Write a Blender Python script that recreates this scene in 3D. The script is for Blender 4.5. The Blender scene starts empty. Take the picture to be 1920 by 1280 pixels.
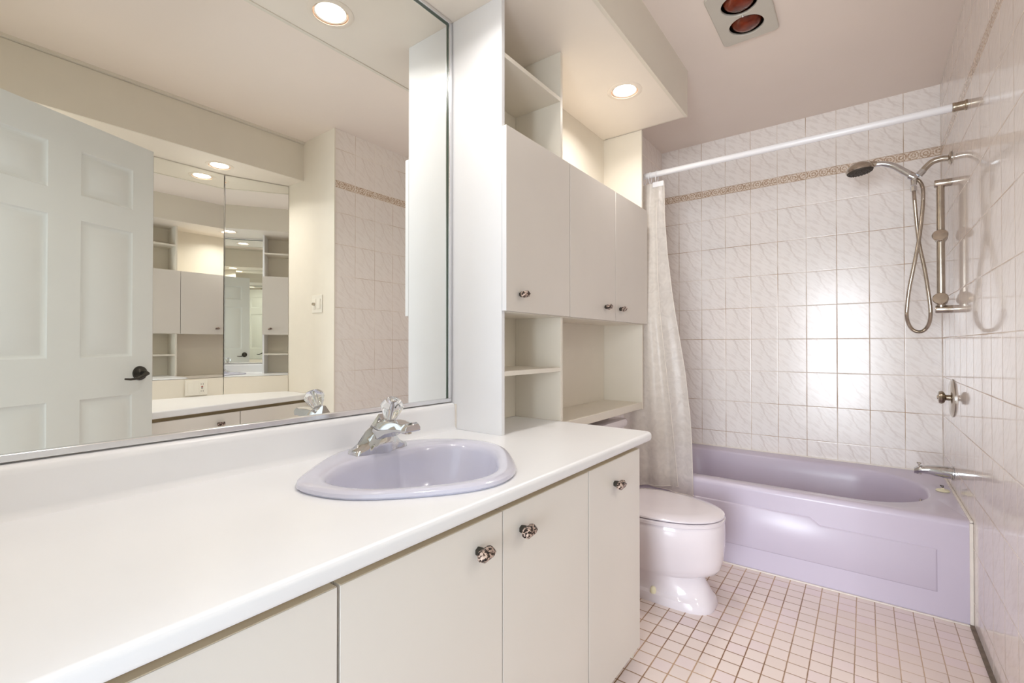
import bpy, bmesh, math, random
from mathutils import Vector, Matrix
random.seed(7)
S = bpy.context.scene
COL = S.collection
PI = math.pi

# ------------------------------------------------------------------ camera, world, exposure
yaw, pitch, roll = 0.6465, 0.0080, 0.0
cam_d = bpy.data.cameras.new('camera')
cam_d.sensor_fit = 'HORIZONTAL'
cam_d.sensor_width = 36.0
cam_d.lens = 875.5 * 36.0 / 1920.0
cam_d.clip_start = 0.01
cam = bpy.data.objects.new('camera', cam_d)
COL.objects.link(cam)
cam.location = (1.173, -3.320, 1.065)
cam.rotation_euler = (PI / 2 + pitch, 0.0, yaw)
S.camera = cam

w = bpy.data.worlds.new('world')
S.world = w
w.use_nodes = True
w.node_tree.nodes['Background'].inputs[0].default_value = (0.86, 0.93, 1.0, 1)
w.node_tree.nodes['Background'].inputs[1].default_value = 1.2

S.view_settings.view_transform = 'Standard'
S.view_settings.look = 'None'
S.view_settings.gamma = 1.0
S.view_settings.use_curve_mapping = False
S.view_settings.exposure = 0.61
S.cycles.max_bounces = 18
S.cycles.diffuse_bounces = 8
S.cycles.glossy_bounces = 14
S.cycles.transmission_bounces = 10
S.cycles.transparent_max_bounces = 12
S.cycles.caustics_reflective = True
S.cycles.sample_clamp_indirect = 6.0
S.cycles.use_denoising = True


def area(name, loc, rot, sx, sy, energy, color):
    d = bpy.data.lights.new(name, 'AREA')
    d.shape = 'RECTANGLE'
    d.size, d.size_y = sx, sy
    d.energy = energy
    d.color = color
    o = bpy.data.objects.new(name, d)
    COL.objects.link(o)
    o.location = loc
    o.rotation_euler = rot
    return o


# daylight of the next room coming through the open doorway behind the camera
area('doorway_daylight', (1.10, -7.2, 1.02), (PI / 2, 0, 0), 2.3, 2.2, 215.0, (0.86, 0.93, 1.0))

# ------------------------------------------------------------------ dimensions
H = 2.442            # ceiling
SF = 2.215           # underside of the soffit over the vanity
SF2 = 2.185          # underside of the soffit over the second vanity
XR = 1.5             # tiled right wall
YJ = -1.645          # where the right wall ends
YB = -3.42           # back wall
XM = 2.19            # mirrors of the second vanity

# ------------------------------------------------------------------ materials


def lin(c):
    return tuple(((x / 255.0) / 12.92) if x / 255.0 <= 0.04045 else (((x / 255.0 + 0.055) / 1.055) ** 2.4) for x in c) + (1,)


def mat(name, col, rough=0.5, metal=0.0, noise=0.0, nscale=8.0, bump=0.0, bscale=40.0, coat=0.0, spec=0.5, trans=0.0, ior=1.45):
    m = bpy.data.materials.new(name)
    m.use_nodes = True
    nt = m.node_tree
    b = nt.nodes['Principled BSDF']
    b.inputs['Base Color'].default_value = tuple(col[:3]) + (1,)
    b.inputs['Roughness'].default_value = rough
    b.inputs['Metallic'].default_value = metal
    b.inputs['Specular IOR Level'].default_value = spec
    b.inputs['Coat Weight'].default_value = coat
    b.inputs['Coat Roughness'].default_value = 0.06
    b.inputs['Transmission Weight'].default_value = trans
    b.inputs['IOR'].default_value = ior
    tc = nt.nodes.new('ShaderNodeTexCoord')
    if noise > 0:
        n = nt.nodes.new('ShaderNodeTexNoise')
        n.inputs['Scale'].default_value = nscale
        n.inputs['Detail'].default_value = 4
        nt.links.new(tc.outputs['Object'], n.inputs['Vector'])
        r = nt.nodes.new('ShaderNodeValToRGB')
        r.color_ramp.elements[0].position = 0.3
        r.color_ramp.elements[1].position = 0.7
        r.color_ramp.elements[0].color = tuple(x * (1 - noise) for x in col[:3]) + (1,)
        r.color_ramp.elements[1].color = tuple(min(1, x * (1 + noise)) for x in col[:3]) + (1,)
        nt.links.new(n.outputs['Fac'], r.inputs['Fac'])
        nt.links.new(r.outputs['Color'], b.inputs['Base Color'])
    if bump > 0:
        n2 = nt.nodes.new('ShaderNodeTexNoise')
        n2.inputs['Scale'].default_value = bscale
        n2.inputs['Detail'].default_value = 3
        nt.links.new(tc.outputs['Object'], n2.inputs['Vector'])
        bp = nt.nodes.new('ShaderNodeBump')
        bp.inputs['Strength'].default_value = bump
        bp.inputs['Distance'].default_value = 0.002
        nt.links.new(n2.outputs['Fac'], bp.inputs['Height'])
        nt.links.new(bp.outputs['Normal'], b.inputs['Normal'])
    return m


class NG:
    """tiny node helper"""
    def __init__(s, nt):
        s.nt = nt

    def new(s, t, **k):
        n = s.nt.nodes.new(t)
        for a, v in k.items():
            setattr(n, a, v)
        return n

    def math(s, op, a, b=None, c=None):
        n = s.new('ShaderNodeMath', operation=op)
        for i, v in enumerate((a, b, c)):
            if v is None:
                continue
            if isinstance(v, (int, float)):
                n.inputs[i].default_value = v
            else:
                s.nt.links.new(v, n.inputs[i])
        return n.outputs[0]

    def mix(s, f, a, b):
        n = s.new('ShaderNodeMix', data_type='RGBA')
        for i, v in ((0, f), (6, a), (7, b)):
            if isinstance(v, (int, float)):
                n.inputs[i].default_value = v
            elif isinstance(v, tuple):
                n.inputs[i].default_value = v
            else:
                s.nt.links.new(v, n.inputs[i])
        return n.outputs[2]

    def ramp(s, f, stops):
        n = s.new('ShaderNodeValToRGB')
        cr = n.color_ramp
        while len(cr.elements) < len(stops):
            cr.elements.new(0.5)
        for e, (p, c) in zip(cr.elements, stops):
            e.position = p
            e.color = c if len(c) == 4 else tuple(c) + (1,)
        s.nt.links.new(f, n.inputs['Fac'])
        return n.outputs['Color']


def grid_dist(g, u, off, pitch):
    """distance (m) of coordinate u to the nearest grout line, and the cell number"""
    t = g.math('DIVIDE', g.math('SUBTRACT', u, off), pitch)
    fr = g.math('FRACT', t)
    d = g.math('MULTIPLY', g.math('MINIMUM', fr, g.math('SUBTRACT', 1.0, fr)), pitch)
    return d, g.math('FLOOR', t)


def wall_tile(name, axis, off, pitch, tile_c, vein_c, grout_c, rough=0.1, stain_c=(176, 150, 124)):
    m = bpy.data.materials.new(name)
    m.use_nodes = True
    nt = m.node_tree
    g = NG(nt)
    b = nt.nodes['Principled BSDF']
    geo = g.new('ShaderNodeNewGeometry')
    sep = g.new('ShaderNodeSeparateXYZ')
    nt.links.new(geo.outputs['Position'], sep.inputs[0])
    u = sep.outputs[axis]
    z = sep.outputs[2]
    du, iu = grid_dist(g, u, off, pitch)
    dz, iz = grid_dist(g, z, 0.0915, 0.2023)
    dmin = g.math('MINIMUM', du, dz)
    border_line = g.math('ABSOLUTE', g.math('SUBTRACT', z, 2.068))
    dmin = g.math('MINIMUM', dmin, border_line)
    grout = g.math('LESS_THAN', dmin, 0.0016)
    # every tile carries the same marble print: one curved vein and faint diagonal streaks
    lu = g.math('FRACT', g.math('DIVIDE', g.math('SUBTRACT', u, off), pitch))
    lz = g.math('FRACT', g.math('DIVIDE', g.math('SUBTRACT', z, 0.0915), 0.2023))
    comb = g.new('ShaderNodeCombineXYZ')
    nt.links.new(g.math('MULTIPLY', lu, 0.75), comb.inputs[0])
    nt.links.new(lz, comb.inputs[1])
    mp = g.new('ShaderNodeMapping')
    mp.vector_type = 'TEXTURE'
    mp.inputs['Rotation'].default_value = (0, 0, math.radians(-42))
    mp.inputs['Scale'].default_value = (1.0, 0.2, 1.0)
    nt.links.new(comb.outputs[0], mp.inputs['Vector'])
    n1 = g.new('ShaderNodeTexNoise')
    n1.inputs['Scale'].default_value = 3.4
    n1.inputs['Detail'].default_value = 3
    n1.inputs['Distortion'].default_value = 0.35
    nt.links.new(mp.outputs[0], n1.inputs['Vector'])
    streak = g.ramp(n1.outputs['Fac'], [(0.40, (1, 1, 1)), (0.47, (0.3, 0.3, 0.3)), (0.54, (0, 0, 0))])
    n2 = g.new('ShaderNodeTexNoise')
    n2.inputs['Scale'].default_value = 5
    n2.inputs['Detail'].default_value = 3
    nt.links.new(comb.outputs[0], n2.inputs['Vector'])
    drop = g.math('SUBTRACT', 1.0, lz)
    curve = g.math('ADD', 0.36, g.math('MULTIPLY', g.math('POWER', drop, 1.7), 0.95))
    curve = g.math('ADD', curve, g.math('MULTIPLY', g.math('SUBTRACT', n2.outputs['Fac'], 0.5), 0.35))
    vd = g.math('ABSOLUTE', g.math('SUBTRACT', lu, curve))
    vein = g.ramp(vd, [(0.0, (1, 1, 1)), (0.022, (0.55, 0.55, 0.55)), (0.06, (0, 0, 0))])
    n3 = g.new('ShaderNodeTexNoise')
    n3.inputs['Scale'].default_value = 2.1
    nt.links.new(geo.outputs['Position'], n3.inputs['Vector'])
    tint = g.ramp(n3.outputs['Fac'], [(0.4, (0, 0, 0)), (0.65, (1, 1, 1))])
    base = g.mix(g.math('MULTIPLY', tint, 0.4), tile_c, tuple(min(1.0, x * y) for x, y in zip(tile_c, (1.0, 0.965, 0.955, 1.0))))
    base = g.mix(g.math('MULTIPLY', streak, 0.24), base, vein_c)
    base = g.mix(g.math('MULTIPLY', g.math('MULTIPLY', vein, g.math('POWER', lz, 0.5)), 0.6), base, vein_c)
    # decorative border band
    inb = g.math('MULTIPLY', g.math('GREATER_THAN', z, 2.0695), g.math('LESS_THAN', z, 2.1125))
    cb = g.new('ShaderNodeCombineXYZ')
    nt.links.new(u, cb.inputs[0])
    nt.links.new(z, cb.inputs[1])
    # rosettes: rings about a repeating centre
    fu = g.math('SUBTRACT', g.math('FRACT', g.math('DIVIDE', u, 0.0505)), 0.5)
    fz = g.math('DIVIDE', g.math('SUBTRACT', z, 2.091), 0.0505)
    rr = g.math('SQRT', g.math('ADD', g.math('MULTIPLY', fu, fu), g.math('MULTIPLY', fz, fz)))
    ring = g.math('SINE', g.math('MULTIPLY', rr, 26.0))
    nb = g.new('ShaderNodeTexNoise')
    nb.inputs['Scale'].default_value = 90
    nb.inputs['Distortion'].default_value = 1.5
    nt.links.new(cb.outputs[0], nb.inputs['Vector'])
    bmixf = g.math('ADD', g.math('MULTIPLY', ring, 0.12), nb.outputs['Fac'])
    bcol = g.ramp(bmixf, [(0.36, lin((176, 150, 126))), (0.5, lin((216, 198, 180))), (0.66, lin((236, 226, 216)))])
    base = g.mix(inb, base, bcol)
    # stained grout
    ng = g.new('ShaderNodeTexNoise')
    ng.inputs['Scale'].default_value = 5
    nt.links.new(geo.outputs['Position'], ng.inputs['Vector'])
    gcol = g.mix(g.ramp(ng.outputs['Fac'], [(0.42, (0, 0, 0)), (0.62, (1, 1, 1))]), grout_c, lin(stain_c))
    colr = g.mix(grout, base, gcol)
    nt.links.new(colr, b.inputs['Base Color'])
    nt.links.new(g.math('ADD', g.math('MULTIPLY', grout, 0.6), rough), b.inputs['Roughness'])
    hgt = g.math('MINIMUM', g.math('DIVIDE', dmin, 0.004), 1.0)
    bp = g.new('ShaderNodeBump')
    bp.inputs['Strength'].default_value = 0.35
    bp.inputs['Distance'].default_value = 0.0015
    nt.links.new(hgt, bp.inputs['Height'])
    nt.links.new(bp.outputs[0], b.inputs['Normal'])
    return m


def floor_tile():
    m = bpy.data.materials.new('floor_mosaic')
    m.use_nodes = True
    nt = m.node_tree
    g = NG(nt)
    b = nt.nodes['Principled BSDF']
    geo = g.new('ShaderNodeNewGeometry')
    sep = g.new('ShaderNodeSeparateXYZ')
    nt.links.new(geo.outputs['Position'], sep.inputs[0])
    nw = g.new('ShaderNodeTexNoise')
    nw.inputs['Scale'].default_value = 60
    nt.links.new(geo.outputs['Position'], nw.inputs['Vector'])
    wob = g.math('MULTIPLY', g.math('SUBTRACT', nw.outputs['Fac'], 0.5), 0.0022)
    dx, ix = grid_dist(g, g.math('ADD', sep.outputs[0], wob), 0.538, 0.06036)
    dy, iy = grid_dist(g, g.math('ADD', sep.outputs[1], wob), -1.4997, 0.06036)
    d = g.math('MINIMUM', dx, dy)
    grout = g.math('LESS_THAN', d, 0.0015)
    edge = g.math('LESS_THAN', d, 0.0029)
    wn = g.new('ShaderNodeTexWhiteNoise', noise_dimensions='2D')
    cb = g.new('ShaderNodeCombineXYZ')
    nt.links.new(ix, cb.inputs[0])
    nt.links.new(iy, cb.inputs[1])
    nt.links.new(cb.outputs[0], wn.inputs['Vector'])
    tc = g.ramp(wn.outputs['Value'], [(0.0, lin((230, 216, 210))), (0.5, lin((234, 221, 216))), (1.0, lin((231, 216, 217)))])
    n2 = g.new('ShaderNodeTexNoise')
    n2.inputs['Scale'].default_value = 3.0
    n2.inputs['Detail'].default_value = 5
    nt.links.new(geo.outputs['Position'], n2.inputs['Vector'])
    stain = g.ramp(n2.outputs['Fac'], [(0.42, (0, 0, 0)), (0.6, (1, 1, 1))])
    gc = g.mix(stain, lin((120, 84, 50)), lin((188, 156, 124)))
    # toward the right wall the joints are cleaner
    clean = g.ramp(g.math('DIVIDE', sep.outputs[0], 1.5), [(0.55, (0, 0, 0)), (0.85, (1, 1, 1))])
    gc = g.mix(g.math('MULTIPLY', clean, 0.55), gc, lin((205, 184, 166)))
    ec = g.mix(g.math('MULTIPLY', edge, g.math('MULTIPLY', g.math('SUBTRACT', 1.0, clean), 0.30)), tc, lin((190, 150, 105)))
    nt.links.new(g.mix(grout, ec, gc), b.inputs['Base Color'])
    nt.links.new(g.math('ADD', g.math('MULTIPLY', grout, 0.5), 0.2), b.inputs['Roughness'])
    bp = g.new('ShaderNodeBump')
    bp.inputs['Strength'].default_value = 0.4
    bp.inputs['Distance'].default_value = 0.0015
    nt.links.new(g.math('MINIMUM', g.math('DIVIDE', d, 0.004), 1.0), bp.inputs['Height'])
    nt.links.new(bp.outputs[0], b.inputs['Normal'])
    return m


def emit(name, col, strength):
    m = bpy.data.materials.new(name)
    m.use_nodes = True
    nt = m.node_tree
    b = nt.nodes['Principled BSDF']
    b.inputs['Base Color'].default_value = (0.9, 0.9, 0.9, 1)
    b.inputs['Emission Color'].default_value = tuple(col) + (1,)
    b.inputs['Emission Strength'].default_value = strength
    return m


def speckle():
    m = bpy.data.materials.new('mottled_copper')
    m.use_nodes = True
    nt = m.node_tree
    g = NG(nt)
    b = nt.nodes['Principled BSDF']
    tc = g.new('ShaderNodeTexCoord')
    v = g.new('ShaderNodeTexVoronoi', feature='F1')
    v.inputs['Scale'].default_value = 300
    nn = g.new('ShaderNodeTexNoise')
    nn.inputs['Scale'].default_value = 170
    nn.inputs['Detail'].default_value = 2
    nt.links.new(tc.outputs['Object'], nn.inputs['Vector'])
    nt.links.new(tc.outputs['Object'], v.inputs['Vector'])
    f = g.math('ADD', g.math('MULTIPLY', nn.outputs['Fac'], 0.8), g.math('MULTIPLY', v.outputs['Distance'], 0.25))
    c = g.ramp(f, [(0.48, lin((34, 26, 24))), (0.53, lin((92, 68, 56))), (0.58, lin((206, 184, 170)))])
    nt.links.new(c, b.inputs['Base Color'])
    b.inputs['Metallic'].default_value = 0.35
    b.inputs['Roughness'].default_value = 0.35
    bp = g.new('ShaderNodeBump')
    bp.inputs['Strength'].default_value = 0.8
    bp.inputs['Distance'].default_value = 0.001
    nt.links.new(f, bp.inputs['Height'])
    nt.links.new(bp.outputs[0], b.inputs['Normal'])
    return m


M = {}
M['paint'] = mat('cream_paint', lin((232, 226, 214)), 0.42, noise=0.015, bump=0.03)
M['paint_white'] = mat('white_paint', lin((232, 228, 222)), 0.5, noise=0.012)
M['ceiling'] = mat('ceiling_paint', lin((238, 227, 218)), 0.6, noise=0.012, nscale=3, bump=0.05, bscale=120)
M['soffit'] = mat('soffit_paint', lin((234, 226, 216)), 0.4, noise=0.01)
M['fascia'] = mat('fascia_paint', lin((222, 216, 204)), 0.4, noise=0.01)
M['tile_far'] = wall_tile('marble_tile_far', 0, 1.5, 0.15139, lin((243, 239, 236)), lin((204, 193, 187)), lin((226, 217, 208)), 0.2)
M['tile_right'] = wall_tile('marble_tile_side', 1, -1.645, 0.1535, lin((240, 234, 230)), lin((216, 204, 197)), lin((236, 228, 220)), 0.07, (202, 184, 168))
M['floor'] = floor_tile()
M['counter'] = mat('white_laminate', lin((234, 235, 238)), 0.28, noise=0.008)
M['cab'] = mat('cream_melamine', lin((225, 221, 215)), 0.38, noise=0.01, nscale=5)
M['cab_edge'] = mat('cabinet_edge', lin((206, 194, 170)), 0.5, noise=0.03)
M['cab_in'] = mat('cabinet_interior', lin((226, 220, 208)), 0.42, noise=0.01)
M['cab_door'] = mat('greige_door_laminate', lin((216, 210, 203)), 0.42, noise=0.01)
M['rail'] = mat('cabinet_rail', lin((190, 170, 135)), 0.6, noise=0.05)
M['chrome'] = mat('chrome', (0.64, 0.64, 0.65), 0.06, metal=1.0)
M['alu'] = mat('brushed_aluminium', (0.80, 0.80, 0.82), 0.24, metal=1.0, noise=0.02)
M['nickel'] = mat('worn_nickel', (0.52, 0.465, 0.40), 0.2, metal=1.0, noise=0.12, nscale=30)
M['nickel_dark'] = mat('tarnished_brass', (0.42, 0.36, 0.28), 0.25, metal=1.0, noise=0.15, nscale=30)
M['bronze'] = mat('dark_bronze', (0.07, 0.065, 0.055), 0.3, metal=0.8, noise=0.2, nscale=40)
M['mirror'] = mat('mirror_silver', (0.93, 0.945, 0.92), 0.0, metal=1.0)
M['mirror_edge'] = mat('mirror_glass_edge', lin((78, 92, 78)), 0.2, noise=0.1)
M['black'] = mat('black_gap', lin((38, 34, 30)), 0.7, noise=0.1)
M['lav_sink'] = mat('lavender_sink', lin((203, 203, 219)), 0.12, coat=0.4, noise=0.006)
M['lav_tub'] = mat('lavender_enamel', lin((204, 196, 213)), 0.26, coat=0.0, noise=0.008, nscale=3)
M['lav_toilet'] = mat('pale_lilac_china', lin((222, 215, 221)), 0.1, coat=0.4, noise=0.006)
M['caulk'] = mat('white_caulk', lin((236, 230, 222)), 0.6, noise=0.05, nscale=30)
M['gap'] = mat('grey_grout_gap', lin((120, 108, 96)), 0.8, noise=0.2, nscale=40)
M['rod'] = mat('white_rod', lin((240, 240, 243)), 0.25, noise=0.005)
M['door'] = mat('door_paint', lin((222, 225, 222)), 0.4, noise=0.015, nscale=4)
M['plastic'] = mat('ivory_plastic', lin((236, 232, 222)), 0.35, noise=0.01)
M['plate'] = mat('painted_steel_plate', lin((206, 202, 192)), 0.45, metal=0.25, noise=0.02)
M['red'] = mat('red_plastic', lin((170, 60, 50)), 0.4, noise=0.02)
M['slot'] = mat('dark_slot', lin((70, 62, 54)), 0.6, noise=0.05)
M['speckle'] = speckle()
M['acrylic'] = mat('clear_acrylic', (0.97, 0.98, 0.98), 0.02, trans=1.0, ior=1.49)
M['lens'] = emit('lamp_lens', (1.0, 0.94, 0.86), 9.0)
M['lens2'] = emit('lamp_lens_alcove', (1.0, 0.92, 0.80), 9.0)
M['trimring'] = mat('lamp_trim', lin((232, 222, 210)), 0.35, noise=0.01)
M['baffle'] = mat('lamp_baffle', lin((225, 190, 165)), 0.4, noise=0.05, nscale=60)
M['heat'] = mat('red_heat_glass', (0.15, 0.022, 0.006), 0.08, coat=0.0, spec=0.45, noise=0.6, nscale=18)
M['yellowed'] = mat('yellowed_plastic', lin((232, 226, 196)), 0.35, noise=0.02)


def curtain_mat():
    m = bpy.data.materials.new('frosted_vinyl')
    m.use_nodes = True
    nt = m.node_tree
    g = NG(nt)
    b = nt.nodes['Principled BSDF']
    b.inputs['Base Color'].default_value = lin((242, 238, 232))
    b.inputs['Roughness'].default_value = 0.25
    out = nt.nodes['Material Output']
    tr = g.new('ShaderNodeBsdfTransparent')
    tl = g.new('ShaderNodeBsdfTranslucent')
    tl.inputs[0].default_value = lin((242, 238, 232))
    m1 = g.new('ShaderNodeMixShader')
    m1.inputs[0].default_value = 0.45
    nt.links.new(b.outputs[0], m1.inputs[1])
    nt.links.new(tl.outputs[0], m1.inputs[2])
    m2 = g.new('ShaderNodeMixShader')
    tc = g.new('ShaderNodeTexCoord')
    n = g.new('ShaderNodeTexNoise')
    n.inputs['Scale'].default_value = 26
    n.inputs['Detail'].default_value = 5
    n.inputs['Distortion'].default_value = 1.2
    nt.links.new(tc.outputs['Object'], n.inputs['Vector'])
    f = g.ramp(n.outputs['Fac'], [(0.35, (0.30, 0.30, 0.30)), (0.65, (0.20, 0.20, 0.20))])
    nt.links.new(f, m2.inputs[0])
    nt.links.new(m1.outputs[0], m2.inputs[1])
    nt.links.new(tr.outputs[0], m2.inputs[2])
    nt.links.new(m2.outputs[0], out.inputs['Surface'])
    bp = g.new('ShaderNodeBump')
    bp.inputs['Strength'].default_value = 0.6
    bp.inputs['Distance'].default_value = 0.004
    nt.links.new(n.outputs['Fac'], bp.inputs['Height'])
    nt.links.new(bp.outputs[0], b.inputs['Normal'])
    return m


M['curtain'] = curtain_mat()
M['hem'] = mat('vinyl_hem', lin((226, 220, 212)), 0.4, noise=0.02)

# ------------------------------------------------------------------ mesh helpers


class MB:
    def __init__(s):
        s.bm = bmesh.new()

    def box(s, x0, x1, y0, y1, z0, z1, mi=0, mtx=None):
        v = [s.bm.verts.new((x, y, z)) for z in (z0, z1) for y in (y0, y1) for x in (x0, x1)]
        if mtx is not None:
            for q in v:
                q.co = mtx @ q.co
        for f in ((0, 2, 3, 1), (4, 5, 7, 6), (0, 1, 5, 4), (2, 6, 7, 3), (0, 4, 6, 2), (1, 3, 7, 5)):
            fa = s.bm.faces.new([v[i] for i in f])
            fa.material_index = mi
        return s

    def rings(s, rings, cap0=True, cap1=True, smooth=True, mi=0, close=True):
        """rings: lists of points, same count; skinned one to the next"""
        R = [[s.bm.verts.new(p) for p in r] for r in rings]
        n = len(R[0])
        for a, b in zip(R, R[1:]):
            for i in range(n if close else n - 1):
                j = (i + 1) % n
                f = s.bm.faces.new((a[i], a[j], b[j], b[i]))
                f.smooth = smooth
                f.material_index = mi
        if cap0:
            f = s.bm.faces.new(list(reversed(R[0])))
            f.material_index = mi
        if cap1:
            f = s.bm.faces.new(R[-1])
            f.material_index = mi
        return s

    def lathe(s, prof, mtx=None, n=32, smooth=True, cap0=True, cap1=True, rad=None, mi=0):
        """prof: (r, h) along +Z; rad(i) scales the radius per facet"""
        mtx = mtx or Matrix.Identity(4)
        rg = []
        for r, h in prof:
            rg.append([mtx @ Vector((r * (rad(i) if rad else 1) * math.cos(2 * PI * i / n), r * (rad(i) if rad else 1) * math.sin(2 * PI * i / n), h)) for i in range(n)])
        return s.rings(rg, cap0, cap1, smooth, mi)

    def tube(s, pts, r, n=14, smooth=True, caps=True):
        pts = [Vector(p) for p in pts]
        rs = r if isinstance(r, (list, tuple)) else [r] * len(pts)
        up = Vector((0, 0, 1))
        prev = None
        rg = []
        for i, p in enumerate(pts):
            t = (pts[min(i + 1, len(pts) - 1)] - pts[max(i - 1, 0)]).normalized()
            if prev is None:
                a = t.cross(up) if abs(t.dot(up)) < 0.9 else t.cross(Vector((1, 0, 0)))
            else:
                a = prev - t * prev.dot(t)
            a.normalize()
            prev = a
            b = t.cross(a)
            rg.append([p + (a * math.cos(2 * PI * k / n) + b * math.sin(2 * PI * k / n)) * rs[i] for k in range(n)])
        return s.rings(rg, caps, caps, smooth)

    def build(s, name, m, parent=None, bevel=0.0, seg=2, loc=None, subsurf=0, autosm=None):
        bmesh.ops.recalc_face_normals(s.bm, faces=s.bm.faces)
        me = bpy.data.meshes.new(name)
        s.bm.to_mesh(me)
        s.bm.free()
        me.set_sharp_from_angle(angle=math.radians(38))
        for mm in (m if isinstance(m, (list, tuple)) else [m]):
            me.materials.append(mm)
        o = bpy.data.objects.new(name, me)
        COL.objects.link(o)
        if parent is not None:
            o.parent = parent
            o.matrix_parent_inverse = parent.matrix_basis.inverted()
        if bevel > 0:
            md = o.modifiers.new('bevel', 'BEVEL')
            md.width = bevel
            md.segments = seg
            md.limit_method = 'ANGLE'
            md.angle_limit = math.radians(40)
            md.harden_normals = False
        if subsurf:
            md = o.modifiers.new('sub', 'SUBSURF')
            md.levels = subsurf
            md.render_levels = subsurf
        return o


def box(name, m, parent, x0, x1, y0, y1, z0, z1, bevel=0.0, seg=2, mtx=None):
    return MB().box(x0, x1, y0, y1, z0, z1, mtx=mtx).build(name, m, parent, bevel, seg)


def thing(name, label, cat, loc=(0, 0, 0), group=None):
    o = bpy.data.objects.new(name, None)
    COL.objects.link(o)
    o.location = loc
    o.empty_display_size = 0.05
    o.matrix_basis = Matrix.Translation(Vector(loc))
    o['label'] = label
    o['category'] = cat
    if group:
        o['group'] = group
    return o


def tag(o, label, cat, group=None):
    o['label'] = label
    o['category'] = cat
    if group:
        o['group'] = group
    return o


def struct(o, label=None):
    o['kind'] = 'structure'
    if label:
        o['label'] = label
    return o


def slab_with_holes(name, m, outer, holes, zc, thick, bev=0.0, parent=None, res=3):
    """a flat slab (outline in x,y) with holes cut in it and rounded rims; zc is the middle height"""
    cu = bpy.data.curves.new(name, 'CURVE')
    cu.dimensions = '2D'
    cu.fill_mode = 'BOTH'
    for pts in [outer] + holes:
        sp = cu.splines.new('POLY')
        sp.points.add(len(pts) - 1)
        for p, q in zip(sp.points, pts):
            p.co = (q[0], q[1], 0, 1)
        sp.use_cyclic_u = True
    cu.bevel_depth = bev
    cu.bevel_resolution = res
    cu.offset = -bev
    cu.extrude = thick / 2 - bev
    tmp = bpy.data.objects.new(name + '_curve', cu)
    COL.objects.link(tmp)
    dg = bpy.context.evaluated_depsgraph_get()
    me = bpy.data.meshes.new_from_object(tmp.evaluated_get(dg))
    bpy.data.objects.remove(tmp)
    bpy.data.curves.remove(cu)
    me.materials.clear()
    me.materials.append(m)
    for v in me.vertices:
        v.co.z += zc
    me.set_sharp_from_angle(angle=math.radians(32))
    o = bpy.data.objects.new(name, me)
    COL.objects.link(o)
    if parent is not None:
        o.parent = parent
        o.matrix_parent_inverse = parent.matrix_basis.inverted()
    return o


def ellipse(cx, cy, a, b, n=64, p=2.0):
    r = []
    for i in range(n):
        t = 2 * PI * i / n
        c, s_ = math.cos(t), math.sin(t)
        r.append((cx + a * math.copysign(abs(c) ** (2 / p), c), cy + b * math.copysign(abs(s_) ** (2 / p), s_)))
    return r


def rrect(x0, x1, y0, y1, r, n=6):
    pts = []
    for cx, cy, a0 in ((x1 - r, y1 - r, 0), (x0 + r, y1 - r, 90), (x0 + r, y0 + r, 180), (x1 - r, y0 + r, 270)):
        for k in range(n + 1):
            a = math.radians(a0 + 90 * k / n)
            pts.append((cx + r * math.cos(a), cy + r * math.sin(a)))
    return pts


def copy_tree(o, dloc=None, parent=None):
    c = o.copy()
    COL.objects.link(c)
    c.parent = parent
    for ch in [x for x in S.objects if x.parent == o]:
        copy_tree(ch, None, c)
    return c


# ------------------------------------------------------------------ room shell
struct(box('floor', M['floor'], None, -0.1, 2.4, YB - 0.10, 0.12, -0.08, 0.0))
# ceiling with the cut-out of the heat lamp
HL = (0.672, 0.882, -1.385, -1.030)
struct(slab_with_holes('ceiling', M['ceiling'], [(-0.1, YB - 0.1), (2.4, YB - 0.1), (2.4, 0.12), (-0.1, 0.12)],
                       [[(HL[0], HL[2]), (HL[1], HL[2]), (HL[1], HL[3]), (HL[0], HL[3])]], H + 0.03, 0.06))
struct(box('wall_left', M['paint_white'], None, -0.1, -0.006, YB, 0.12, 0, H))
struct(box('wall_left_tiled', M['tile_right'], None, -0.006, 0.018, -0.875, 0.0, 0, H))
struct(box('wall_far', M['tile_far'], None, -0.006, 2.4, 0.0, 0.1, 0, H))
b = MB()
b.box(XR, 2.4, YJ, 0.0, 0, H)
o = b.build('wall_right', [M['tile_right'], M['paint']])
for f in o.data.polygons:
    f.material_index = 0 if f.normal.x < -0.5 else 1
struct(o)
# the cream corner bead at the end of the tiled wall
struct(box('trim_1', M['paint'], None, XR - 0.004, XR + 0.004, YJ - 0.002, YJ + 0.006, 0, H))
struct(box('wall_alcove', M['paint'], None, XM + 0.03, 2.4, YB, YJ, 0, H))
b = MB()
b.box(-0.1, 0.605, YB - 0.1, YB, 0, H)
b.box(1.262, 2.4, YB - 0.1, YB, 0, H)
b.box(0.605, 1.262, YB - 0.1, YB, 2.02, H)
struct(b.build('wall_back', M['paint']))
b = MB()
for x0, x1 in ((0.605, 0.625), (1.242, 1.262)):
    b.box(x0, x1, YB - 0.11, YB + 0.012, 0, 2.02)
b.box(0.605, 1.262, YB - 0.11, YB + 0.012, 2.0, 2.02)
struct(b.build('door_frame', M['door']))

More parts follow.
